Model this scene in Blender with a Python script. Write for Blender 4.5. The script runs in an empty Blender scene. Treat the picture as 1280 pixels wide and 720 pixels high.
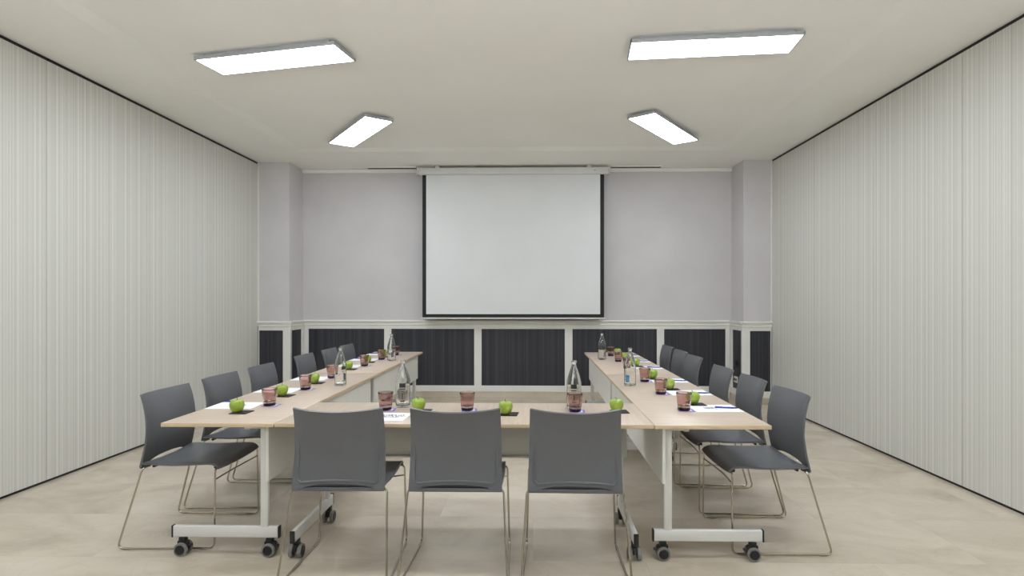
import bpy, bmesh, math, random
from mathutils import Vector, Matrix
PI = math.pi
sc = bpy.context.scene
COL = sc.collection
random.seed(7)

# ------------------------------------------------------------------ materials
def mat(name, col, rough=0.5, metal=0.0, **kw):
    m = bpy.data.materials.new(name); m.use_nodes = True
    b = m.node_tree.nodes['Principled BSDF']
    b.inputs['Base Color'].default_value = (*col, 1)
    b.inputs['Roughness'].default_value = rough
    b.inputs['Metallic'].default_value = metal
    for k, v in kw.items():
        b.inputs[k.replace('_', ' ')].default_value = v
    return m
def srgb(r, g, b):
    f = lambda c: (c/255/12.92) if c/255 <= .04045 else ((c/255+.055)/1.055)**2.4
    return (f(r), f(g), f(b))
def nd(m, t, **kw):
    n = m.node_tree.nodes.new(t)
    for k, v in kw.items():
        if k.startswith('i_'):
            n.inputs[k[2:].replace('_', ' ')].default_value = v
        else: setattr(n, k, v)
    return n
def ln(m, a, ao, b, bi): m.node_tree.links.new(a.outputs[ao], b.inputs[bi])
def ramp(m, stops):
    r = nd(m, 'ShaderNodeValToRGB'); e = r.color_ramp.elements
    while len(e) < len(stops): e.new(.5)
    for el, (p, c) in zip(e, stops): el.position = p; el.color = (*c, 1)
    return r
def mottle(m, c1, c2, scale, lo=.35, hi=.65, bump=0.0, detail=4, stretch=(1, 1, 1)):
    b = m.node_tree.nodes['Principled BSDF']
    tc = nd(m, 'ShaderNodeTexCoord'); mp = nd(m, 'ShaderNodeMapping'); mp.inputs['Scale'].default_value = stretch
    ln(m, tc, 'Object', mp, 'Vector')
    n = nd(m, 'ShaderNodeTexNoise'); n.inputs['Scale'].default_value = scale; n.inputs['Detail'].default_value = detail
    ln(m, mp, 'Vector', n, 'Vector')
    r = ramp(m, [(lo, c1), (hi, c2)]); ln(m, n, 'Fac', r, 'Fac'); ln(m, r, 'Color', b, 'Base Color')
    if bump:
        bp = nd(m, 'ShaderNodeBump'); bp.inputs['Strength'].default_value = bump; bp.inputs['Distance'].default_value = .01
        ln(m, n, 'Fac', bp, 'Height'); ln(m, bp, 'Normal', b, 'Normal')
    return m
def striped(name, cdark, cmid, clight, axes, rough, k1, k2, bump=.25):
    """vertical ribs of irregular width; AXES says which object axes run across the ribs"""
    m = mat(name, cmid, rough); b = m.node_tree.nodes['Principled BSDF']
    tc = nd(m, 'ShaderNodeTexCoord'); mp = nd(m, 'ShaderNodeMapping'); mp.inputs['Scale'].default_value = axes
    ln(m, tc, 'Object', mp, 'Vector')
    ns = []
    for k, d in ((k1, 2.0), (k2, 1.0)):
        n = nd(m, 'ShaderNodeTexNoise'); n.inputs['Scale'].default_value = k; n.inputs['Detail'].default_value = d
        ln(m, mp, 'Vector', n, 'Vector'); ns.append(n)
    ad = nd(m, 'ShaderNodeMath', operation='MULTIPLY_ADD'); ad.inputs[1].default_value = .6
    ln(m, ns[0], 'Fac', ad, 0)
    ml = nd(m, 'ShaderNodeMath', operation='MULTIPLY'); ml.inputs[1].default_value = .4
    ln(m, ns[1], 'Fac', ml, 0); ln(m, ml, 'Value', ad, 2)
    r = ramp(m, [(.34, cdark), (.5, cmid), (.66, clight)]); ln(m, ad, 'Value', r, 'Fac'); ln(m, r, 'Color', b, 'Base Color')
    bp = nd(m, 'ShaderNodeBump'); bp.inputs['Strength'].default_value = bump; bp.inputs['Distance'].default_value = .004
    ln(m, ad, 'Value', bp, 'Height'); ln(m, bp, 'Normal', b, 'Normal')
    return m

M = {}
M['ceiling'] = mottle(mat('ceiling_paint', srgb(242, 240, 234), .85), srgb(241, 239, 233), srgb(244, 242, 237), 1.3)
M['partition'] = striped('partition_ribbed', srgb(190, 188, 180), srgb(208, 206, 199), srgb(233, 231, 225), (0, 1, 0), .55, 45, 130, .2)
M['lilac'] = mottle(mat('lilac_paint', srgb(205, 201, 201), .8), srgb(203, 199, 200), srgb(208, 204, 204), 2)
M['plain'] = mottle(mat('plain_paint', srgb(150, 146, 139), .8), srgb(148, 144, 137), srgb(153, 149, 142), 2)
M['dado'] = striped('dado_ribbed', srgb(34, 35, 40), srgb(46, 46, 52), srgb(62, 62, 69), (1, 1, 0), .5, 40, 120, .3)
M['white_trim'] = mottle(mat('white_trim', srgb(228, 226, 220), .4), srgb(226, 224, 218), srgb(231, 229, 223), 3)
M['black_gap'] = mottle(mat('black_track', srgb(22, 20, 17), .6), srgb(20, 18, 15), srgb(26, 24, 21), 8)
M['seam'] = mottle(mat('seam_shadow', srgb(120, 117, 108), .7), srgb(116, 113, 104), srgb(124, 121, 112), 8)
M['white_metal'] = mottle(mat('white_powder_coat', srgb(213, 212, 209), .35), srgb(211, 210, 207), srgb(216, 215, 212), 6)
M['panel_white'] = mottle(mat('white_laminate', srgb(222, 221, 216), .45), srgb(220, 219, 214), srgb(225, 224, 219), 4)
M['black_plastic'] = mottle(mat('black_plastic', srgb(28, 28, 29), .45), srgb(25, 25, 26), srgb(32, 32, 33), 40)
M['tyre'] = mottle(mat('grey_rubber', srgb(122, 121, 118), .6), srgb(117, 116, 113), srgb(127, 126, 123), 60)
M['chrome'] = mat('satin_chrome', srgb(184, 177, 163), .22, 1.0)
_b = M['chrome'].node_tree.nodes['Principled BSDF']
_tc = nd(M['chrome'], 'ShaderNodeTexCoord'); _n = nd(M['chrome'], 'ShaderNodeTexNoise'); _n.inputs['Scale'].default_value = 60
_mr = nd(M['chrome'], 'ShaderNodeMapRange'); _mr.inputs['To Min'].default_value = .16; _mr.inputs['To Max'].default_value = .28
ln(M['chrome'], _tc, 'Object', _n, 'Vector'); ln(M['chrome'], _n, 'Fac', _mr, 'Value'); ln(M['chrome'], _mr, 'Result', _b, 'Roughness')
M['chair'] = mottle(mat('grey_plastic', srgb(96, 97, 101), .38), srgb(94, 95, 99), srgb(98, 99, 103), 180, bump=.03)
M['beech'] = mottle(mat('beech_laminate', srgb(190, 171, 154), .38), srgb(184, 165, 147), srgb(198, 180, 164), 6, .3, .7, stretch=(14, 1, 1), detail=6)
M['beech_edge'] = mottle(mat('beech_edge', srgb(204, 182, 150), .5), srgb(198, 176, 144), srgb(210, 188, 157), 8, stretch=(1, 1, 20))
M['screen'] = mottle(mat('screen_white', srgb(220, 221, 221), .75), srgb(219, 220, 220), srgb(222, 223, 223), 2)
M['screen_black'] = mottle(mat('screen_border', srgb(24, 25, 25), .7), srgb(23, 24, 24), srgb(27, 28, 28), 20)
M['paper'] = mottle(mat('paper', srgb(238, 238, 242), .7), srgb(236, 236, 240), srgb(241, 241, 245), 20)
M['ink'] = mottle(mat('blue_grey_ink', srgb(92, 92, 140), .7), srgb(88, 88, 136), srgb(98, 98, 146), 60)
M['dark_ink'] = mottle(mat('dark_ink', srgb(50, 50, 78), .7), srgb(46, 46, 74), srgb(56, 56, 84), 60)
M['pen'] = mottle(mat('blue_pen', srgb(28, 66, 150), .3), srgb(24, 60, 142), srgb(34, 74, 160), 60)
M['pen_tip'] = mottle(mat('navy_pen', srgb(20, 24, 60), .35), srgb(18, 22, 56), srgb(24, 28, 66), 60)
M['slate'] = mottle(mat('black_napkin', srgb(36, 31, 34), .8), srgb(33, 28, 31), srgb(42, 36, 40), 30)
M['label'] = mottle(mat('dark_label', srgb(50, 52, 54), .5), srgb(44, 46, 48), srgb(60, 62, 64), 200)
M['blue_label'] = mottle(mat('blue_label', srgb(40, 110, 160), .5), srgb(30, 90, 150), srgb(90, 160, 195), 60)
M['stem'] = mottle(mat('apple_stem', srgb(88, 68, 40), .7), srgb(80, 60, 34), srgb(98, 78, 48), 60)
M['grille'] = mottle(mat('dark_grille', srgb(90, 85, 78), .6), srgb(84, 80, 73), srgb(96, 91, 84), 30)
M['red_plastic'] = mottle(mat('dark_red_plastic', srgb(96, 34, 34), .4), srgb(90, 30, 30), srgb(104, 40, 40), 60)

# apple skin: yellow-green with paler freckles
m = M['apple'] = mat('green_apple_skin', srgb(140, 176, 40), .28)
b = m.node_tree.nodes['Principled BSDF']; b.inputs['Coat Weight'].default_value = .3
tc = nd(m, 'ShaderNodeTexCoord'); n = nd(m, 'ShaderNodeTexNoise'); n.inputs['Scale'].default_value = 18
ln(m, tc, 'Object', n, 'Vector')
r = ramp(m, [(.3, srgb(128, 156, 40)), (.55, srgb(150, 174, 62)), (.75, srgb(180, 194, 92))]); ln(m, n, 'Fac', r, 'Fac')
v = nd(m, 'ShaderNodeTexVoronoi'); v.inputs['Scale'].default_value = 160; ln(m, tc, 'Object', v, 'Vector')
r2 = ramp(m, [(.08, (1, 1, 1)), (.16, (0, 0, 0))]); ln(m, v, 'Distance', r2, 'Fac')
mx = nd(m, 'ShaderNodeMix', data_type='RGBA'); ln(m, r2, 'Color', mx, 'Factor'); ln(m, r, 'Color', mx, 6); mx.inputs[7].default_value = (*srgb(205, 215, 130), 1)
ln(m, mx, 2, b, 'Base Color')

# coaster: white card with a violet printed border
m = M['coaster'] = mat('coaster_card', srgb(236, 234, 242), .7); b = m.node_tree.nodes['Principled BSDF']
tc = nd(m, 'ShaderNodeTexCoord'); sp = nd(m, 'ShaderNodeSeparateXYZ'); ln(m, tc, 'Object', sp, 'Vector')
ab = [nd(m, 'ShaderNodeMath', operation='ABSOLUTE') for _ in range(2)]
ln(m, sp, 'X', ab[0], 0); ln(m, sp, 'Y', ab[1], 0)
mxm = nd(m, 'ShaderNodeMath', operation='MAXIMUM'); ln(m, ab[0], 'Value', mxm, 0); ln(m, ab[1], 'Value', mxm, 1)
r = ramp(m, [(.030, srgb(232, 230, 240)), (.034, srgb(134, 118, 196))]); ln(m, mxm, 'Value', r, 'Fac'); ln(m, r, 'Color', b, 'Base Color')

def glass(name, col, rough=0.0, ior=1.45):
    m = mat(name, col, rough, 0, Transmission_Weight=1.0, IOR=ior)
    b = m.node_tree.nodes['Principled BSDF']
    tc = nd(m, 'ShaderNodeTexCoord'); n = nd(m, 'ShaderNodeTexNoise'); n.inputs['Scale'].default_value = 30
    bp = nd(m, 'ShaderNodeBump'); bp.inputs['Strength'].default_value = .04; bp.inputs['Distance'].default_value = .002
    ln(m, tc, 'Object', n, 'Vector'); ln(m, n, 'Fac', bp, 'Height'); ln(m, bp, 'Normal', b, 'Normal')
    return m
M['bottle'] = glass('clear_glass', (.95, .97, .96))
M['tumbler'] = glass('mauve_glass', srgb(226, 202, 200))
M['tumbler_base'] = glass('dark_plum_glass', srgb(62, 22, 46))

# marble floor: warm beige slabs, drifting clouds, fine veins, thin joints
m = M['marble'] = mat('polished_marble', srgb(205, 190, 168), .13); b = m.node_tree.nodes['Principled BSDF']
tc = nd(m, 'ShaderNodeTexCoord'); mp = nd(m, 'ShaderNodeMapping'); mp.inputs['Scale'].default_value = (.9, 1.35, 1); mp.inputs['Rotation'].default_value = (0, 0, .35)
ln(m, tc, 'Object', mp, 'Vector')
br = nd(m, 'ShaderNodeTexBrick', offset=.5, squash=1.0)
br.inputs['Scale'].default_value = 1.0; br.inputs['Mortar Size'].default_value = .0016; br.inputs['Mortar Smooth'].default_value = .3
br.inputs['Brick Width'].default_value = 1.2; br.inputs['Row Height'].default_value = .6
br.inputs['Color1'].default_value = (0, 0, 0, 1); br.inputs['Color2'].default_value = (1, 1, 1, 1); br.inputs['Mortar'].default_value = (.5, .5, .5, 1)
ln(m, tc, 'Object', br, 'Vector')
va = nd(m, 'ShaderNodeVectorMath', operation='MULTIPLY_ADD'); va.inputs[1].default_value = (5, 9, 3)
ln(m, br, 'Color', va, 0); ln(m, mp, 'Vector', va, 2)
n1 = nd(m, 'ShaderNodeTexNoise'); n1.inputs['Scale'].default_value = 1.6; n1.inputs['Detail'].default_value = 7; n1.inputs['Roughness'].default_value = .6; n1.inputs['Distortion'].default_value = .6
ln(m, va, 'Vector', n1, 'Vector')
r1 = ramp(m, [(.28, srgb(180, 167, 150)), (.5, srgb(199, 187, 170)), (.75, srgb(211, 201, 186))]); ln(m, n1, 'Fac', r1, 'Fac')
n2 = nd(m, 'ShaderNodeTexNoise'); n2.inputs['Scale'].default_value = 2.6; n2.inputs['Detail'].default_value = 9; n2.inputs['Distortion'].default_value = 1.4
ln(m, va, 'Vector', n2, 'Vector')
r2 = ramp(m, [(.485, (0, 0, 0)), (.5, (.14, .14, .14)), (.515, (0, 0, 0))]); ln(m, n2, 'Fac', r2, 'Fac')
mx = nd(m, 'ShaderNodeMix', data_type='RGBA'); ln(m, r2, 'Color', mx, 'Factor'); ln(m, r1, 'Color', mx, 6); mx.inputs[7].default_value = (*srgb(168, 148, 124), 1)
mx2 = nd(m, 'ShaderNodeMix', data_type='RGBA'); ln(m, br, 'Fac', mx2, 'Factor'); ln(m, mx, 2, mx2, 6); mx2.inputs[7].default_value = (*srgb(190, 176, 156), 1)
ln(m, mx2, 2, b, 'Base Color')

def emit(name, col, s):
    m = bpy.data.materials.new(name); m.use_nodes = True
    nt = m.node_tree; nt.nodes.remove(nt.nodes['Principled BSDF'])
    e = nd(m, 'ShaderNodeEmission'); e.inputs['Color'].default_value = (*col, 1); e.inputs['Strength'].default_value = s
    ln(m, e, 'Emission', nt.nodes['Material Output'], 'Surface'); return m
M['led'] = emit('led_diffuser', (.86, .935, 1.0), 13.0)
M['alu'] = mottle(mat('grey_aluminium', srgb(176, 176, 178), .4, .2), srgb(172, 172, 174), srgb(180, 180, 182), 30)

# ------------------------------------------------------------------ mesh helpers
def new(): return bmesh.new()
def box(bm, x0, x1, y0, y1, z0, z1, bev=0.0, seg=2, mi=0):
    r = bmesh.ops.create_cube(bm, size=1.0)
    vs = r['verts']
    for v in vs:
        v.co = Vector(((x0+x1)/2+v.co.x*(x1-x0), (y0+y1)/2+v.co.y*(y1-y0), (z0+z1)/2+v.co.z*(z1-z0)))
    fs = set(f for v in vs for f in v.link_faces)
    for f in fs: f.material_index = mi
    if bev:
        es = list(set(e for v in vs for e in v.link_edges))
        bmesh.ops.bevel(bm, geom=es, offset=bev, segments=seg, affect='EDGES', profile=.5)
def quad(bm, pts, mi=0):
    f = bm.faces.new([bm.verts.new(p) for p in pts]); f.material_index = mi; return f
def tube(bm, pts, r, n=10, caps=True):
    pts = [Vector(p) for p in pts]; rings = []
    up = None
    for i, p in enumerate(pts):
        t = ((pts[min(i+1, len(pts)-1)]-p).normalized() + (p-pts[max(i-1, 0)]).normalized()).normalized()
        if up is None: up = t.orthogonal().normalized()
        else: up = (up - t*up.dot(t)).normalized()
        s = t.cross(up)
        rr = r[i] if isinstance(r, (list, tuple)) else r
        rings.append([bm.verts.new(p + (up*math.cos(a)+s*math.sin(a))*rr) for a in (2*PI*k/n for k in range(n))])
    for a, b in zip(rings, rings[1:]):
        for k in range(n): bm.faces.new((a[k], a[(k+1) % n], b[(k+1) % n], b[k]))
    if caps: bm.faces.new(rings[0][::-1]); bm.faces.new(rings[-1])
def fillet(pts, rad, n=6):
    pts = [Vector(p) for p in pts]; out = [pts[0]]
    for i in range(1, len(pts)-1):
        p = pts[i]; a = (pts[i-1]-p); c = (pts[i+1]-p)
        R = rad[i-1] if isinstance(rad, (list, tuple)) else rad
        d = min(R, a.length*.49, c.length*.49)
        A = p+a.normalized()*d; C = p+c.normalized()*d
        for k in range(n+1):
            t = k/n; out.append(A*(1-t)**2 + p*2*t*(1-t) + C*t*t)
    out.append(pts[-1]); return out
def lathe(bm, prof, n=28, cx=0, cy=0, mi=0, wob=None):
    rings = []
    for (r, z) in prof:
        if r < 1e-6: rings.append([bm.verts.new((cx, cy, z))]); continue
        rings.append([bm.verts.new((cx+(r*(1+(wob(k, n, z) if wob else 0)))*math.cos(2*PI*k/n), cy+(r*(1+(wob(k, n, z) if wob else 0)))*math.sin(2*PI*k/n), z)) for k in range(n)])
    for a, b in zip(rings, rings[1:]):
        for k in range(n):
            q = (k+1) % n
            if len(a) == 1 and len(b) == 1: continue
            if len(a) == 1: f = bm.faces.new((a[0], b[q], b[k]))
            elif len(b) == 1: f = bm.faces.new((a[k], a[q], b[0]))
            else: f = bm.faces.new((a[k], a[q], b[q], b[k]))
            f.material_index = mi
def disc_x(bm, cx, cy, cz, r, w, n=24, ax='x', rim=.12):
    """a wheel: solid of revolution about a horizontal axis"""
    prof = [(0, -w/2), (r*(1-rim), -w/2), (r, -w/2+w*.22), (r, w/2-w*.22), (r*(1-rim), w/2), (0, w/2)]
    t = bmesh.new(); lathe(t, prof, n)
    rot = Matrix.Rotation(PI/2, 4, 'Y') if ax == 'x' else Matrix.Rotation(PI/2, 4, 'X')
    bmesh.ops.transform(t, matrix=Matrix.Translation((cx, cy, cz)) @ rot, verts=t.verts)
    join(bm, t)
def join(bm, t):
    me = bpy.data.meshes.new('tmp'); t.to_mesh(me); t.free(); bm.from_mesh(me); bpy.data.meshes.remove(me)
def solid(bm, pts, th):
    """grid of points PTS[i][j] thickened along its normals into a closed shell"""
    ni, nj = len(pts), len(pts[0]); P = [[Vector(p) for p in r] for r in pts]; top = []; bot = []
    for i in range(ni):
        a, b2 = [], []
        for j in range(nj):
            du = P[min(i+1, ni-1)][j]-P[max(i-1, 0)][j]; dv = P[i][min(j+1, nj-1)]-P[i][max(j-1, 0)]
            nn = du.cross(dv).normalized()
            a.append(bm.verts.new(P[i][j]+nn*th/2)); b2.append(bm.verts.new(P[i][j]-nn*th/2))
        top.append(a); bot.append(b2)
    for i in range(ni-1):
        for j in range(nj-1):
            bm.faces.new((top[i][j], top[i+1][j], top[i+1][j+1], top[i][j+1]))
            bm.faces.new((bot[i][j], bot[i][j+1], bot[i+1][j+1], bot[i+1][j]))
    for i in range(ni-1):
        bm.faces.new((top[i+1][0], top[i][0], bot[i][0], bot[i+1][0]))
        bm.faces.new((top[i][-1], top[i+1][-1], bot[i+1][-1], bot[i][-1]))
    for j in range(nj-1):
        bm.faces.new((top[0][j], top[0][j+1], bot[0][j+1], bot[0][j]))
        bm.faces.new((top[-1][j+1], top[-1][j], bot[-1][j], bot[-1][j+1]))
def obj(name, bm, mats, parent=None, smooth=35, loc=None, rz=None):
    bmesh.ops.recalc_face_normals(bm, faces=bm.faces)
    me = bpy.data.meshes.new(name); bm.to_mesh(me); bm.free()
    for q in (mats if isinstance(mats, (list, tuple)) else [mats]): me.materials.append(M[q] if isinstance(q, str) else q)
    if smooth:
        me.polygons.foreach_set('use_smooth', [True]*len(me.polygons)); me.set_sharp_from_angle(angle=math.radians(smooth))
    o = bpy.data.objects.new(name, me); COL.objects.link(o)
    if parent: o.parent = parent
    if loc: o.location = loc
    if rz is not None: o.rotation_euler.z = rz
    return o
def tag(o, label, cat, group=None):
    o['label'] = label; o['category'] = cat
    if group: o['group'] = group
    return o
def thing(name, label, cat, loc=(0, 0, 0), rz=0, group=None):
    o = bpy.data.objects.new(name, None); COL.objects.link(o); o.empty_display_size = .1
    o.location = loc; o.rotation_euler.z = rz
    return tag(o, label, cat, group)
def struct(name, bm, mats, parent=None, label=None, smooth=35):
    o = obj(name, bm, mats, parent, smooth)
    if parent is None:
        o['kind'] = 'structure'; o['category'] = name.split('_')[0]
        if label: o['label'] = label
    return o
def dup(root, loc, rz, label, group=None):
    c = root.copy(); COL.objects.link(c); c.location = loc; c.rotation_euler = (0, 0, rz); c['label'] = label
    if group: c['group'] = group
    for ch in list(root.children):
        d = ch.copy(); COL.objects.link(d); d.parent = c
        for g in list(ch.children):
            e = g.copy(); COL.objects.link(e); e.parent = d
    return c

# ------------------------------------------------------------------ room shell
XL, XR, YF, YC, YB, H = -3.71, 3.17, -2.6, 7.5, 7.95, 3.25
HC = 3.270                                    # raised middle of the ceiling
CL, CR = -3.29, 2.80                          # inner sides of the two corner pillars

bm = new(); box(bm, XL-.35, XR+.35, YF-.2, YB+.2, -.12, 0)
struct('floor', bm, 'marble', label='polished beige marble floor under the tables')

bm = new()
tx0, tx1, ty0, ty1, sl = -2.99, 2.42, -1.9, 7.0, .12
o_ = [(XL-.35, YF-.2), (XR+.35, YF-.2), (XR+.35, YB+.2), (XL-.35, YB+.2)]
a_ = [(tx0, ty0), (tx1, ty0), (tx1, ty1), (tx0, ty1)]
i_ = [(tx0+sl, ty0+sl), (tx1-sl, ty0+sl), (tx1-sl, ty1-sl), (tx0+sl, ty1-sl)]
vo = [bm.verts.new((*p, H)) for p in o_]; va_ = [bm.verts.new((*p, H)) for p in a_]; vi = [bm.verts.new((*p, HC)) for p in i_]
vt = [bm.verts.new((*p, H+.15)) for p in o_]
for k in range(4):
    q = (k+1) % 4
    bm.faces.new((vo[k], vo[q], va_[q], va_[k])); bm.faces.new((va_[k], va_[q], vi[q], vi[k])); bm.faces.new((vo[k], vo[q], vt[q], vt[k]))
bm.faces.new(vi); bm.faces.new(vt)
struct('ceiling', bm, 'ceiling', label='cream plaster ceiling with a shallow raised middle', smooth=0)

def partition(name, X, sgn, seams, label):
    """movable wall: a dark core seen as the gaps at head and foot, with ribbed panels in front"""
    core = new(); box(core, *sorted((X+sgn*.012, X+sgn*.12)), YF, YC, 0, H)
    w = struct(name, core, 'black_gap', label=label)
    ys = sorted([YF]+seams+[YC])
    for y0, y1 in zip(ys, ys[1:]):
        p = new(); box(p, *sorted((X, X+sgn*.03)), y0+.002, y1-.002, .02, H-.028, .0015, 1)
        struct('wall_panel', p, 'partition', w)
    return w
partition('wall_left', XL, -1, [4.203-1.1*k for k in range(6, 0, -1)]+[4.203, 5.307, 6.407], 'cream ribbed movable partition along the left side')
partition('wall_right', XR, 1, [4.195-1.1*k for k in range(6, 0, -1)]+[4.195, 5.284, 6.375], 'cream ribbed movable partition along the right side')
bm = new()
WX0, WX1, WZ0, WZ1 = -2.9, 2.4, .75, 2.75
box(bm, XL-.3, WX0, YF-.15, YF, 0, H); box(bm, WX1, XR+.3, YF-.15, YF, 0, H); box(bm, WX0, WX1, YF-.15, YF, 0, WZ0); box(bm, WX0, WX1, YF-.15, YF, WZ1, H)
struct('wall_front', bm, 'plain', label='plain cream wall behind the viewpoint')
bm = new()
for k in range(5):
    x = WX0+(WX1-WX0)*k/4; box(bm, max(WX0, x-.03), min(WX1, x+.03), YF-.11, YF-.05, WZ0, WZ1)
box(bm, WX0, WX1, YF-.11, YF-.05, WZ0, WZ0+.06); box(bm, WX0, WX1, YF-.11, YF-.05, WZ1-.06, WZ1)
wn = struct('window_added', bm, 'white_trim', label='added unseen window behind the viewpoint')  # added window, out of view; gives the fill light a source
bm = new(); box(bm, WX0, WX1, YF-.09, YF-.08, WZ0, WZ1); struct('pane', bm, 'bottle', wn)
dl = bpy.data.lights.new('fill_light', 'AREA'); dl.shape = 'RECTANGLE'; dl.size = WX1-WX0-.1; dl.size_y = 1.2; dl.energy = 150; dl.color = (.84, .92, 1.0)  # added fill, tilted up to brighten the ceiling
do = bpy.data.objects.new('fill_light', dl); COL.objects.link(do); do.location = ((WX0+WX1)/2, YF+.02, (WZ0+WZ1)/2); do.rotation_euler = (PI/2+math.radians(58), 0, 0); dl.spread = math.radians(120)

bm = new()
box(bm, XL-.3, XR+.3, YB, YB+.15, 0, H)
wb = struct('wall_back', bm, 'lilac', label='pale lilac wall behind the projection screen, with dark dado')
bm = new(); box(bm, XL-.2, CL, YC, YB, 0, H); wl = struct('wall_pillar_left', bm, 'lilac', label='lilac corner pillar next to the left partition')
bm = new(); box(bm, CR, XR+.2, YC, YB, 0, H); wr = struct('wall_pillar_right', bm, 'lilac', label='lilac corner pillar next to the right partition')

Z0, Z1, Z2, Z3 = .088, .175, .98, 1.105
def dado_run(n, ax, fixed, sgn, a0, a1, stiles, extra=''):
    """AX 'x': a run facing -Y at Y=FIXED; AX 'y': a run facing SGN*X at X=FIXED"""
    def bx(b, u0, u1, d0, d1, z0, z1, bev=0):
        if ax == 'x': box(b, u0, u1, fixed-d1, fixed-d0, z0, z1, bev, 1)
        else: box(b, *sorted((fixed+sgn*d0, fixed+sgn*d1)), u0, u1, z0, z1, bev, 1)
    p = new(); bx(p, a0, a1, 0, .012, Z0, Z2+.01)
    panel = struct('trim_%d' % n, p, 'dado', label='dark grey ribbed dado panels %s' % extra)
    f = new()
    bx(f, a0, a1, 0, .026, Z1-.087, Z1, .003)
    for (s0, s1) in stiles: bx(f, s0, s1, 0, .026, Z1-.002, Z2+.002, .003)
    bx(f, a0, a1, 0, .026, Z2-.002, Z2+.05, .003)
    bx(f, a0, a1, 0, .036, Z2+.048, Z2+.068, .004)
    bx(f, a0, a1, 0, .03, Z2+.066, Z2+.095, .003)
    bx(f, a0, a1, 0, .046, Z2+.093, Z3, .006)
    struct('rail_frame', f, 'white_trim', panel)
    k = new(); bx(k, a0, a1, 0, .02, 0, Z0, .002)
    struct('baseboard_' + {1: 'back', 2: 'pillar_left', 3: 'pillar_right', 4: 'pillar_left_side', 5: 'pillar_right_side'}[n], k, 'marble', label='beige marble baseboard %s' % extra)
dado_run(1, 'x', YB, 1, CL+.03, CR-.03, [(CL+.03, CL+.09), (-2.115, -2.015), (-.832, -.727), (.452, .56), (1.748, 1.85), (CR-.09, CR-.03)], 'along the wall behind the screen')
dado_run(2, 'x', YC, 1, XL+.001, CL+.03, [(CL-.075, CL+.03), (XL+.001, XL+.02)], 'on the front of the left corner pillar')
dado_run(3, 'x', YC, 1, CR-.03, XR-.001, [(CR-.03, CR+.078), (XR-.02, XR-.001)], 'on the front of the right corner pillar')
dado_run(4, 'y', CL, 1, YC, YB-.012, [(YC, YC+.03), (YB-.09, YB-.012)], 'on the inner side of the left corner pillar')
dado_run(5, 'y', CR, -1, YC, YB-.012, [(YC, YC+.03), (YB-.09, YB-.012)], 'on the inner side of the right corner pillar')
bm = new(); box(bm, CL, CR, YB-.03, YB, H-.032, H-.004, .004, 1); box(bm, CL, CR, YB-.02, YB, H-.05, H-.03, .003, 1)
struct('trim_6', bm, 'ceiling', label='thin cornice where the lilac wall meets the ceiling')

for n, X, sg in ((7, XL, 1), (8, XR, -1)):
    bm = new(); box(bm, *sorted((X, X+sg*.014)), YC-.026, YC, 0, H-.004, .002, 1)
    struct('trim_%d' % n, bm, 'white_trim', label='slim white upright at the end of the %s partition' % ('left' if n == 7 else 'right'))
# linear air slots in the ceiling, one on each side of the screen case
def vent(x0, x1, label):
    t = thing('air_vent', label, 'vent', ((x0+x1)/2, 7.85, H), 0, 'ceiling air slots')
    w = (x1-x0)/2
    f = new()
    box(f, -w, w, -.06, -.045, -.012, .004, .002, 1); box(f, -w, w, .045, .06, -.012, .004, .002, 1)
    box(f, -w, -w+.015, -.06, .06, -.012, .004, .002, 1); box(f, w-.015, w, -.06, .06, -.012, .004, .002, 1)
    obj('vent_frame', f, 'ceiling', t)
    g = new(); box(g, -w+.01, w-.01, -.046, .046, -.006, .002)
    for k in range(3): box(g, -w+.01, w-.01, -.03+k*.03-.004, -.03+k*.03+.004, -.011, -.005)
    obj('grille', g, 'grille', t)
vent(-2.34, -1.62, 'slim dark ceiling air slot left of the projection screen case')
vent(1.08, 1.80, 'slim dark ceiling air slot right of the projection screen case')

# power points low on the inner sides of the pillars
def power(name, X, sgn, y, z, label, kind):
    t = thing(name, label, 'socket', (X, y, z), 0)
    p = new(); box(p, *sorted((0, sgn*.012)), -.06, .06, -.042, .042, .004, 2)
    obj('face_plate', p, 'black_plastic' if kind == 'black' else 'white_trim', t)
    for k in (-1, 1):
        s = new(); disc_x(s, sgn*.013, k*.028, 0, .021, .006, 20)
        obj('outlet', s, 'black_plastic' if kind == 'black' else 'red_plastic', t)
power('wall_socket', CR-.012, -1, YB-.20, .52, 'black double power socket on the dark dado of the right pillar', 'black')
power('wall_socket', CR-.012, -1, YB-.22, .30, 'pale power socket with dark red outlets low on the right pillar', 'red')
power('wall_socket', CL+.012, 1, YB-.22, .53, 'black double power socket on the dark dado of the left pillar', 'black')

# ------------------------------------------------------------------ projection screen
t = thing('projection_screen', 'white pull-down projection screen with black borders on the lilac wall', 'screen', (-.275, 7.75, 1.125))
sx, sz = .0, -1.125
hw = 1.33
bm = new(); box(bm, -hw+.02, hw-.02, -.05, .06, 3.122+sz, 3.216+sz, .012, 3); obj('case', bm, 'white_metal', t)
for k in (-1, 1):
    c = new(); box(c, *sorted((k*(hw-.02), k*hw)), -.053, .063, 3.119+sz, 3.219+sz, .008, 2); obj('end_cap', c, 'white_metal', t)
lg = new(); quad(lg, [(1.11, -.0505, 3.174+sz), (1.145, -.0505, 3.172+sz), (1.112, -.0505, 3.163+sz), (1.117, -.0505, 3.169+sz)])
quad(lg, [(1.118, -.0505, 3.173+sz), (1.118, -.0505, 3.169+sz), (1.152, -.0505, 3.172+sz), (1.152, -.0505, 3.174+sz)])
obj('maker_mark', lg, 'black_plastic', t, 0)['label'] = 'tiny dark printed mark on the case'
for k in (-1, 1):
    c = new(); box(c, k*1.05-.03, k*1.05+.03, -.02, .03, 3.214+sz, H+sz, .003, 1); obj('ceiling_bracket', c, 'white_metal', t)
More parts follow.
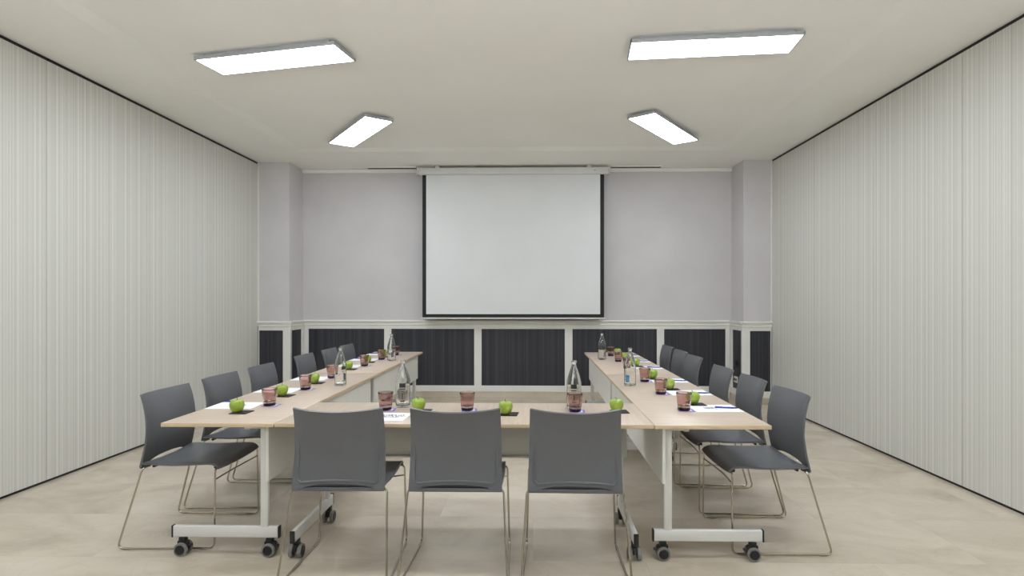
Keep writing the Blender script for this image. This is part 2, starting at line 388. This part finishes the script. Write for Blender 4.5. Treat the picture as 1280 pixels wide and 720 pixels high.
cloth = new(); box(cloth, -1.258, 1.258, -.004, .004, .02, 3.13+sz); obj('fabric', cloth, 'screen_black', t)['label'] = 'black border of the fabric'
im = new(); box(im, -1.204, 1.204, -.0065, -.003, .068, 3.128+sz); obj('viewing_surface', im, 'screen', t)
wbm = new(); box(wbm, -1.275, 1.275, -.012, .012, .0, .022, .005, 2); obj('bottom_bar', wbm, 'white_metal', t)

# ------------------------------------------------------------------ ceiling lamps
LZ = 3.218
def make_lamp(label):
    t = thing('ceiling_light', label, 'ceiling light', group='slim rectangular ceiling lights')
    L, W = .592, .152
    f = new()
    z0, z1 = 0, .024
    box(f, -L, L, -W, -W+.011, z0, z1, .001, 1); box(f, -L, L, W-.011, W, z0, z1, .001, 1)
    box(f, -L, -L+.011, -W, W, z0, z1, .001, 1); box(f, L-.011, L, -W, W, z0, z1, .001, 1)
    box(f, -L+.005, L-.005, -W+.005, W-.005, z1-.006, z1)
    obj('frame', f, 'alu', t)
    d = new(); box(d, -L+.010, L-.010, -W+.010, W-.010, .003, .012); obj('diffuser', d, 'led', t, 0)
    p = new(); box(p, -L+.06, L-.06, -W+.03, W-.03, z1, HC-LZ+.001); obj('mounting_plate', p, 'alu', t)
    return t
lamp = make_lamp('front left ceiling light, tilted long bright panel nearest the left partition')
lamp.location = (-1.942*1.012, 4.165*1.012+.02, LZ); lamp.rotation_euler.z = math.radians(-11.7)
dup(lamp, (1.28*1.012, 4.013*1.012+.02, LZ), math.radians(-5), 'front right ceiling light, long bright panel lying nearly straight across')
dup(lamp, (-1.885*1.012, 6.03*1.012, LZ), math.radians(-53.1), 'smaller looking diagonal ceiling light left of the screen, slanting back towards the centre'.replace('smaller looking diagonal', 'diagonal'))
dup(lamp, (1.4075*1.012, 5.985*1.012, LZ), math.radians(53.8), 'diagonal ceiling light right of the screen, far end towards the right')
for (x, y, r, w) in ((-1.9, 2.3, 10, 'left'), (1.3, 2.3, -8, 'right')):  # unseen lamps inferred overhead, positioned to light the side chairs
    dup(lamp, (x, y, LZ), math.radians(r), 'unseen ceiling light above the view, %s one of that half of the room' % w)

# ------------------------------------------------------------------ folding tables
TL, TW, TH = 2.012, .606, .74
def make_table():
    """length along local X, sitter's side towards -Y, modesty panel towards +Y; origin on the floor in the middle"""
    t = thing('folding_table', '', 'table', group='beech topped tables set in a U')
    hx, hy = TL/2, TW/2
    b = new(); box(b, -hx, hx, -hy, hy, TH-.021, TH, .002, 2)
    bm_ = b
    for f in bm_.faces:
        f.material_index = 0 if abs(f.normal.z) > .9 else 1
    obj('tabletop', b, ['beech', 'beech_edge'], t)
    p = new(); box(p, -hx+.052, hx-.052, hy-.066, hy-.05, .415, .716, .002, 1); box(p, -hx+.10, hx-.10, hy-.092, hy-.066, .415, .425, .002, 1); obj('modesty_panel', p, 'panel_white', t)
    for s in (-1, 1):
        k = new(); box(k, s*.38-.015, s*.38+.015, hy-.078, hy-.066, .426, .60, .002, 1)
        tube(k, [(s*.38, hy-.085, .58), (s*.41, hy-.12, .70)], .009, 8)
        obj('bracket', k, 'white_metal', t)
    c = new(); box(c, -hx+.09, hx-.09, .10, .13, .685, .719, .003, 1); obj('crossbeam', c, 'white_metal', t)
    for s in (-1, 1):
        lx = s*(hx-.092)
        l = new()
        box(l, lx-.0125, lx+.0125, hy-.108, hy-.067, .155, .70, .003, 2)
        box(l, lx-.02, lx+.02, hy-.17, hy-.067, .695, .719, .003, 1)
        leg = obj('leg', l, 'white_metal', t)
        fb = new(); box(fb, lx-.0125, lx+.0125, -hy+.014, hy-.012, .098, .160, .006, 3); obj('foot_beam', fb, 'white_metal', leg)
        for e, (y0, y1) in enumerate(((-hy+.006, -hy+.0145), (hy-.0125, hy-.004))):
            k = new(); box(k, lx-.0135, lx+.0135, y0, y1, .096, .162, .003, 2); obj('end_cap', k, 'black_plastic', leg)
        for cy in (-hy+.065, hy-.06):
            k = new()
            box(k, lx-.016, lx+.016, cy-.018, cy+.018, .072, .098, .004, 2)
            box(k, lx-.012, lx+.012, cy-.03, cy+.034, .034, .078, .008, 2)
            box(k, lx-.01, lx+.01, cy+.028, cy+.05, .048, .058, .003, 1)
            for w in (-1, 1):
                disc_x(k, lx+w*.0245, cy, .036, .027, .024, 20)
            obj('caster', k, 'black_plastic', leg)
            ty = new()
            for w in (-1, 1):
                prof = [(.027, -.010), (.034, -.010), (.036, -.006), (.036, .006), (.034, .010), (.027, .010), (.027, -.010)]
                q = bmesh.new(); lathe(q, prof, 24)
                bmesh.ops.transform(q, matrix=Matrix.Translation((lx+w*.0245, cy, .036)) @ Matrix.Rotation(PI/2, 4, 'Y'), verts=q.verts); join(ty, q)
            obj('caster_tyre', ty, 'tyre', leg)
    return t
table = make_table()
table.location = (-.369, 2.953+TW/2, 0); table['label'] = 'front beech table closing the U, three chairs along its near side'
# local -Y is the sitter's side: left run sitters face +X (rot -90), right run sitters face -X (rot +90)
dup(table, (-1.681, 2.947+TL/2, 0), -PI/2, 'near beech table of the left row, beside the front table')
dup(table, (-1.684, 4.985+TL/2, 0), -PI/2, 'far beech table of the left row, ending near the dado wall')
dup(table, (.943, 2.944+TL/2, 0), PI/2, 'near beech table of the right row, beside the front table')
dup(table, (.945, 4.958+TL/2, 0), PI/2, 'far beech table of the right row, ending near the dado wall')

# ------------------------------------------------------------------ chairs
def make_chair():
    """local +Y is forward (towards the table), X sideways, origin on the floor under the back edge of the seat"""
    t = thing('chair', '', 'chair', group='grey sled base chairs around the tables')
    # seat: waterfall front, slight hollow, back edge turned down as a beam
    prof = [(.000, .4635), (.012, .465), (.035, .466), (.10, .463), (.18, .461), (.26, .463), (.33, .467), (.38, .469), (.41, .466), (.432, .456), (.445, .440)]
    nx = 16; g = []
    for (y, z) in prof:
        row = []
        for k in range(nx+1):
            u = -1+2*k/nx
            w = .230 + .006*math.sin(min(1, y/.44)*PI)
            dip = .016*(1-u*u)*math.sin(max(0, min(1, (y-.02)/.40))*PI)
            fr = .012*(1-u**2)*max(0, (y-.30)/.145)
            y0 = .004+(.019*(1-(u/.86)**2) if abs(u) < .86 else 0)
            row.append((u*w, y0+y*(1-y0/.445)+fr, z-dip + .004*u**6))
        g.append(row)
    b = new(); solid(b, g, .011); obj('seat', b, 'chair', t)
    # backrest: S profile, curved across, lower edge arched over the slot
    bp = [(.455, .000), (.50, .011), (.55, .022), (.60, .030), (.65, .033), (.70, .031), (.75, .025), (.80, .014), (.84, .003), (.860, -.006)]
    nx = 20; g = []; nv = 14
    def prof_y(z):
        for (za, ya), (zb, yb) in zip(bp, bp[1:]):
            if z <= zb: return ya+(yb-ya)*(z-za)/(zb-za)
        return bp[-1][1]
    for i in range(nv+1):
        row = []
        for k in range(nx+1):
            u = -1+2*k/nx
            lo = .450 + (.029*(1-abs(u/.86)**3) if abs(u) < .86 else 0)
            hi = .859 - .011*(1-u*u)
            z = lo+(hi-lo)*i/nv
            hw_ = .233-.011*max(0, (z-.46)/.40)
            q = max(0, min(1, (z-.46)/.40))
            sag = (.012+.056*q)*(1-u*u)
            row.append((u*hw_, prof_y(z)-sag, z))
        g.append(row)
    b = new(); solid(b, g, .010)
    box(b, -.2325, .2325, -.006, .005, .441, .4595, .004, 2)
    # raised rim on the rear, U-shaped round the lower half
    def rear(u, z):
        q = max(0, min(1, (z-.46)/.40)); hw_ = .233-.011*q
        return Vector((u*hw_, prof_y(z)-(.012+.056*q)*(1-u*u)-.006, z))
    path = [rear(-.89, .67-.012*k) for k in range(12)] + [rear(-.87, .497)] + [rear(-.80+1.6*k/16, .484+.014*(1-(-1+2*k/16)**2)) for k in range(17)] + [rear(.87, .497)] + [rear(.89, .538+.012*k) for k in range(12)]
    rr = [(.0005+.006*min(1, k/6, (len(path)-1-k)/6)) for k in range(len(path))]
    tube(b, path, rr, 8)
    obj('backrest', b, 'chair', t)
    for s in (-1, 1):
        pts = [(s*.195, .03, .449), (s*.240, .018, .447), (s*.266, -.105, .0075), (s*.252, .435, .0075), (s*.240, .432, .440), (s*.200, .425, .448)]
        f = new(); tube(f, fillet(pts, [.03, .035, .035, .03], 6), .0055, 10)
        lg_ = obj('sled_leg', f, 'chrome', t)
        for (gx, gy) in ((s*.2645, -.055), (s*.2535, .375)):
            gl = new(); box(gl, gx-.007, gx+.007, gy-.02, gy+.02, .0005, .011, .002, 1)
            obj('glide', gl, 'chrome', lg_)
    c = new(); tube(c, [(-.244, .432, .386)]+[(-.24+.48*k/10, .432-.028*math.sin(PI*k/10), .386-.012*math.sin(PI*k/10)) for k in range(11)]+[(.244, .432, .386)], .0045, 8)
    obj('crossbar', c, 'chrome', t)
    for (y0, y1, z0) in ((.40, .416, .436), (.045, .06, .440)):
        u_ = new(); box(u_, -.2, .2, y0, y1, z0, .452, .003, 1); obj('seat_support', u_, 'black_plastic', t)
    return t
chair = make_chair()
ORD = ['first', 'second', 'third', 'fourth', 'fifth', 'last']
FRONT = [(-.972, 2.780, 1.0, 'left'), (-.386, 2.780, 0, 'middle'), (.210, 2.770, -1.0, 'right')]
for k, (x, y, r, w) in enumerate(FRONT):
    lab = 'grey chair seen from behind at the front table, %s of three' % w
    if k == 0:
        chair.location = (x, y, 0); chair.rotation_euler.z = math.radians(r); chair['label'] = lab
    else: dup(chair, (x, y, 0), math.radians(r), lab)
LY = [(3.352, -2.216, 0), (3.96, -2.228, 0), (4.552, -2.224, 1), (5.43, -2.232, 1), (6.05, -2.210, 2), (6.594, -2.200, 1)]
RY = [(3.347, 1.523, -1), (3.910, 1.520, .5), (4.475, 1.502, 1), (5.362, 1.530, 0), (5.918, 1.545, 0), (6.49, 1.545, 1)]
for k, (y, x, r) in enumerate(LY):
    dup(chair, (x, y, 0), -PI/2+math.radians(r), 'grey sled base chair along the left tables, %s' % ('farthest, by the dado wall' if k == 5 else ORD[k]+' from the near end'))
for k, (y, x, r) in enumerate(RY):
    dup(chair, (x, y, 0), PI/2-math.radians(r), 'grey sled base chair along the right tables, %s' % ('farthest, by the dado wall' if k == 5 else ORD[k]+' from the near end'))

# ------------------------------------------------------------------ things on the tables
def make_bottle():
    t = thing('glass_bottle', '', 'bottle', group='clear glass water bottles')
    out = [(0, .004), (.036, .002), (.042, .0), (.0445, .006), (.0445, .150), (.0435, .162), (.038, .185), (.030, .212), (.022, .236), (.0155, .252), (.0135, .262), (.0135, .272), (.0165, .274), (.0168, .283), (.0155, .286)]
    inn = [(.0105, .286), (.0102, .262), (.0125, .252), (.019, .235), (.027, .211), (.035, .184), (.0405, .161), (.0415, .150), (.0415, .016), (.038, .011), (0, .014)]
    b = new(); lathe(b, out+inn, 32); obj('bottle_body', b, 'bottle', t, 60)
    def patch(r, a0, a1, z0, z1, n=8):
        q = new(); pr = None
        for k in range(n+1):
            a = a0+(a1-a0)*k/n
            cur = (q.verts.new((r*math.cos(a), r*math.sin(a), z0)), q.verts.new((r*math.cos(a), r*math.sin(a), z1)))
            if pr: q.faces.new((pr[0], cur[0], cur[1], pr[1]))
            pr = cur
        return q
    d = patch(.0448, -PI/2-.42, -PI/2+.42, .122, .148)
    for (z0, z1, w) in ((.108, .113, .36), (.095, .100, .2), (.05, .088, .07), (.036, .042, .3)):
        join(d, patch(.0448, -PI/2-w, -PI/2+w, z0, z1))
    obj('printed_label', d, 'label', t)['label'] = 'dark printed square with small print below'
    obj('round_badge', patch(.0448, -.35, .35, .03, .085), 'blue_label', t)['label'] = 'blue printed badge on the side'
    return t
bottle = make_bottle()
BT = [(-.800, 3.435, .15, 'bottle on the front table, standing nearest the left row of tables'),
      (.250, 3.405, -.1, 'bottle on the front table, standing behind a mauve tumbler'),
      (-1.477, 4.27, .95, 'bottle halfway along the left tables, blue badge showing'),
      (-1.513, 5.972, 1.6, 'bottle near the far end of the left tables'),
      (.742, 4.293, -2.2, 'bottle halfway along the right tables, nearer of the two there'),
      (.756, 6.135, .4, 'bottle near the far end of the right tables, by the inner edge')]
for k, (x, y, r, lab) in enumerate(BT):
    lab = 'clear glass water ' + lab
    if k == 0: bottle.location = (x, y, TH+.0005); bottle.rotation_euler.z = r; bottle['label'] = lab
    else: dup(bottle, (x, y, TH+.0005), r, lab)

def make_tumbler():
    t = thing('tumbler', '', 'glass', group='mauve glass tumblers')
    wob = lambda k, n, z: (.012*math.cos(PI*(k % 4)/2)) if .02 < z < .085 else 0
    out = [(0, .0185), (.0372, .0185), (.0376, .022), (.0395, .045), (.0425, .075), (.0445, .098), (.0458, .1045), (.0450, .1055)]
    inn = [(.0435, .1045), (.042, .096), (.040, .075), (.037, .045), (.034, .027), (0, .025)]
    b = new(); lathe(b, out+inn, 40, wob=wob); obj('bowl', b, 'tumbler', t, 50)
    b = new(); lathe(b, [(0, .0), (.033, .0), (.0355, .003), (.0370, .018), (0, .0182)], 32); obj('thick_base', b, 'tumbler_base', t, 50)['label'] = 'thick dark plum base'
    return t
def coaster(x, y, r, lab):
    b = new(); box(b, -.046, .046, -.046, .046, 0, .0012)
    return tag(obj('coaster', b, 'coaster', None, 0, (x, y, TH+.0003), r), lab, 'coaster', 'violet edged paper coasters')
def make_apple():
    t = thing('apple', '', 'apple', group='green apples on black napkins')
    b = new()
    prof = [(0, .006), (.008, .003), (.016, .0005), (.023, .003), (.031, .014), (.0375, .028), (.0405, .042), (.0395, .056), (.034, .067), (.025, .0725), (.016, .0725), (.008, .068), (.003, .062), (0, .060)]
    lathe(b, prof, 30, wob=lambda k, n, z: .02*math.cos(5*2*PI*k/n)*(1-abs(z-.03)/.05 if z < .06 else .3))
    obj('flesh', b, 'apple', t, 80)
    s = new(); tube(s, [(0, 0, .058), (.001, .001, .068), (.004, .002, .078), (.009, .003, .084)], [.0016, .0014, .0015, .0022], 8); obj('stem', s, 'stem', t)
    return t
tum = make_tumbler(); app = make_apple()
def put(proto, used, x, y, z, r, lab):
    if proto.name not in used:
        used.add(proto.name); proto.location = (x, y, z); proto.rotation_euler.z = r; proto['label'] = lab; return proto
    return dup(proto, (x, y, z), r, lab)
used = set()
NAP = {}
def napkin(x, y, r, lab):
    b = new(); box(b, -.05, .05, -.05, .05, 0, .004, .001, 1)
    return tag(obj('napkin', b, 'slate', None, 35, (x, y, TH+.0003), r), lab, 'napkin', 'black napkins under the apples')
def squiggle(pts, w):
    q = new(); pts = [Vector((*p, 0)) for p in pts]; pr = None
    for i, p in enumerate(pts):
        d = (pts[min(i+1, len(pts)-1)]-pts[max(i-1, 0)]).normalized(); s = Vector((-d.y, d.x, 0))*w*.5
        cur = (q.verts.new(p+s), q.verts.new(p-s))
        if pr: q.faces.new((pr[0], cur[0], cur[1], pr[1]))
        pr = cur
    return q
def sheet(x, y, r, lab, bold=False):
    """a writing pad: 0.28 long in local Y (away from the sitter), 0.212 wide"""
    b = new()
    box(b, -.106, .106, -.14, .14, 0, .002); 
    t = tag(obj('notepad', b, 'paper', None, 0, (x, y, TH+.0003), r), lab, 'paper', 'white note sheets at the places')
    if bold:
        q = squiggle([(.028+.026*math.sin(k*.62)+.010*math.sin(k*.21), .045-.160*k/70-.014*math.cos(k*.62)) for k in range(71)], .005)
        join(q, squiggle([(-.015+.010*math.sin(k*.9), .02-.11*k/50) for k in range(51)], .003))
        join(q, squiggle([(.048+.012*math.cos(k*.3), -.03-.010*math.sin(k*.3)) for k in range(23)], .004))
    else:
        q = squiggle([(-.02+.05*k/59+.010*math.cos(k*.55), .035+.026*math.sin(k*.55)) for k in range(60)], .0026)
        join(q, squiggle([(-.05+.10*k/40, .0+.006*math.sin(k*1.4)) for k in range(41)], .002))
    for v_ in q.verts: v_.co.z = .00235
    obj('handwritten_mark' if bold else 'printed_mark', q, 'dark_ink' if bold else 'ink', t, 0)
    return t
def make_pen():
    t = thing('ballpoint_pen', '', 'pen', group='blue ballpoint pens')
    b = new(); tube(b, [(-.066, 0, .005), (-.064, 0, .005), (.035, 0, .005), (.052, 0, .005)], [.0035, .0045, .0048, .004], 10); obj('barrel', b, 'pen', t)
    b = new(); tube(b, [(.052, 0, .005), (.062, 0, .005), (.069, 0, .0045)], [.004, .0028, .0006], 10); obj('tip', b, 'pen_tip', t)
    b = new(); box(b, -.064, -.024, -.0015, .0015, .0095, .0112, .0005, 1); box(b, -.066, -.06, -.0015, .0015, .005, .011); obj('clip', b, 'pen_tip', t)
    return t
pen = make_pen()
def seatname(side, k):
    if side == 'front': return ['left', 'middle', 'right'][k] + ' place of the front table'
    return '%s place along the %s tables' % (ORD[k] if k < 5 else 'farthest', side)
Z = TH+.0003
LG = [(-1.633, 3.443), (-1.659, 4.057), (-1.682, 4.659), (-1.664, 5.502), (-1.652, 6.089), (-1.615, 6.57)]
LA = [(-1.715, 3.215), (-1.706, 3.775), (-1.712, 4.355), (-1.726, 5.21), (-1.72, 5.80), (-1.70, 6.36)]
RG = [(.897, 3.342), (.891, 3.917), (.897, 4.503), (.90, 5.36), (.905, 5.942), (.906, 6.526)]
RA = [(1.005, 3.53), (.996, 4.11), (.990, 4.65), (1.008, 5.51), (.998, 6.06), (1.0, 6.62)]
FG = [(-.877, 3.32), (-.389, 3.317), (.248, 3.295)]
FA = [(-.671, 3.275), (-.155, 3.195), (.487, 3.275)]
for side, G, A in (('left', LG, LA), ('right', RG, RA), ('front', FG, FA)):
    for k, (x, y) in enumerate(G):
        rr = random.uniform(-.12, .12)
        sgn = 1 if side == 'left' else -1
        coaster(x+.012, y+.004, rr, 'violet edged paper coaster under the tumbler at the %s' % seatname(side, k))
        put(tum, used, x, y, Z+.0013, random.uniform(0, 3), 'mauve glass tumbler at the %s' % seatname(side, k))
    for k, (x, y) in enumerate(A):
        napkin(x+.02, y+(-.01 if side == 'right' else .012), random.uniform(-.1, .1), 'small black napkin under the apple at the %s' % seatname(side, k))
        put(app, used, x, y, Z+.0041, random.uniform(0, 6), 'green apple at the %s' % seatname(side, k))
LP = [3.435, 4.02, 4.62, 5.49, 6.08, 6.66]
for k, y in enumerate(LP):
    sheet(-1.838, y, -PI/2+random.uniform(-.05, .05), 'white note sheet on the left tables, %s place' % (ORD[k] if k < 5 else 'farthest'))
RP = [3.40, 3.965, 4.56, 5.42, 5.99, 6.56]
for k, y in enumerate(RP):
    sheet(1.095, y, PI/2+random.uniform(-.05, .05), 'white note sheet on the right tables, %s place' % (ORD[k] if k < 5 else 'farthest'))
sheet(-.84, 3.122, PI/2-.04, 'white sheet with dark scribble on the front table, beside the left chair', True)
PR = [(901.7, 510.8, 932.5, 513.8), (868.5, 490.6, 893.8, 493.4), (841, 475.8, 862, 477.3), (815.3, 460, 831, 461), (799.7, 450.8, 813.8, 452), (792, 443.8, 800.5, 444.5)]
PENS = [(1.165, 3.395, -.16), (1.165, 3.93, -.15), (1.165, 4.52, -.12), (1.165, 5.40, -.1), (1.165, 5.96, -.1), (1.16, 6.58, -.1)]
for k, (x, y, r) in enumerate(PENS):
    put(pen, used, x, y, Z+.0022, r, 'blue pen on the note sheet at the %s' % seatname('right', k))
for (x, y, r, k) in ((-1.905, 3.53, -.25, 0), (-1.90, 6.15, .1, 4), (-1.90, 6.73, .1, 5)):
    put(pen, used, x, y, Z+.0022, r, 'blue pen on the note sheet at the %s' % seatname('left', k))

# ------------------------------------------------------------------ camera, world, view
cam = bpy.data.cameras.new('camera'); co = bpy.data.objects.new('camera', cam); COL.objects.link(co); sc.camera = co
co.location = (0, 0, 1.40); co.rotation_euler = (PI/2, 0, math.radians(1.1))
cam.sensor_width = 36; cam.sensor_fit = 'HORIZONTAL'; cam.lens = 36*700/1280
cam.shift_x = -12.6/1280; cam.shift_y = 14/1280; cam.clip_start = .05
w = bpy.data.worlds.new('world'); sc.world = w; w.use_nodes = True
w.node_tree.nodes['Background'].inputs['Color'].default_value = (.9, .9, .95, 1); w.node_tree.nodes['Background'].inputs['Strength'].default_value = .05
sc.view_settings.view_transform = 'Standard'; sc.view_settings.look = 'None'; sc.view_settings.gamma = 1; sc.view_settings.use_curve_mapping = False
sc.view_settings.exposure = 0.95
sc.cycles.use_denoising = True
sc.cycles.max_bounces = 16; sc.cycles.transmission_bounces = 12; sc.cycles.transparent_max_bounces = 12; sc.cycles.diffuse_bounces = 6
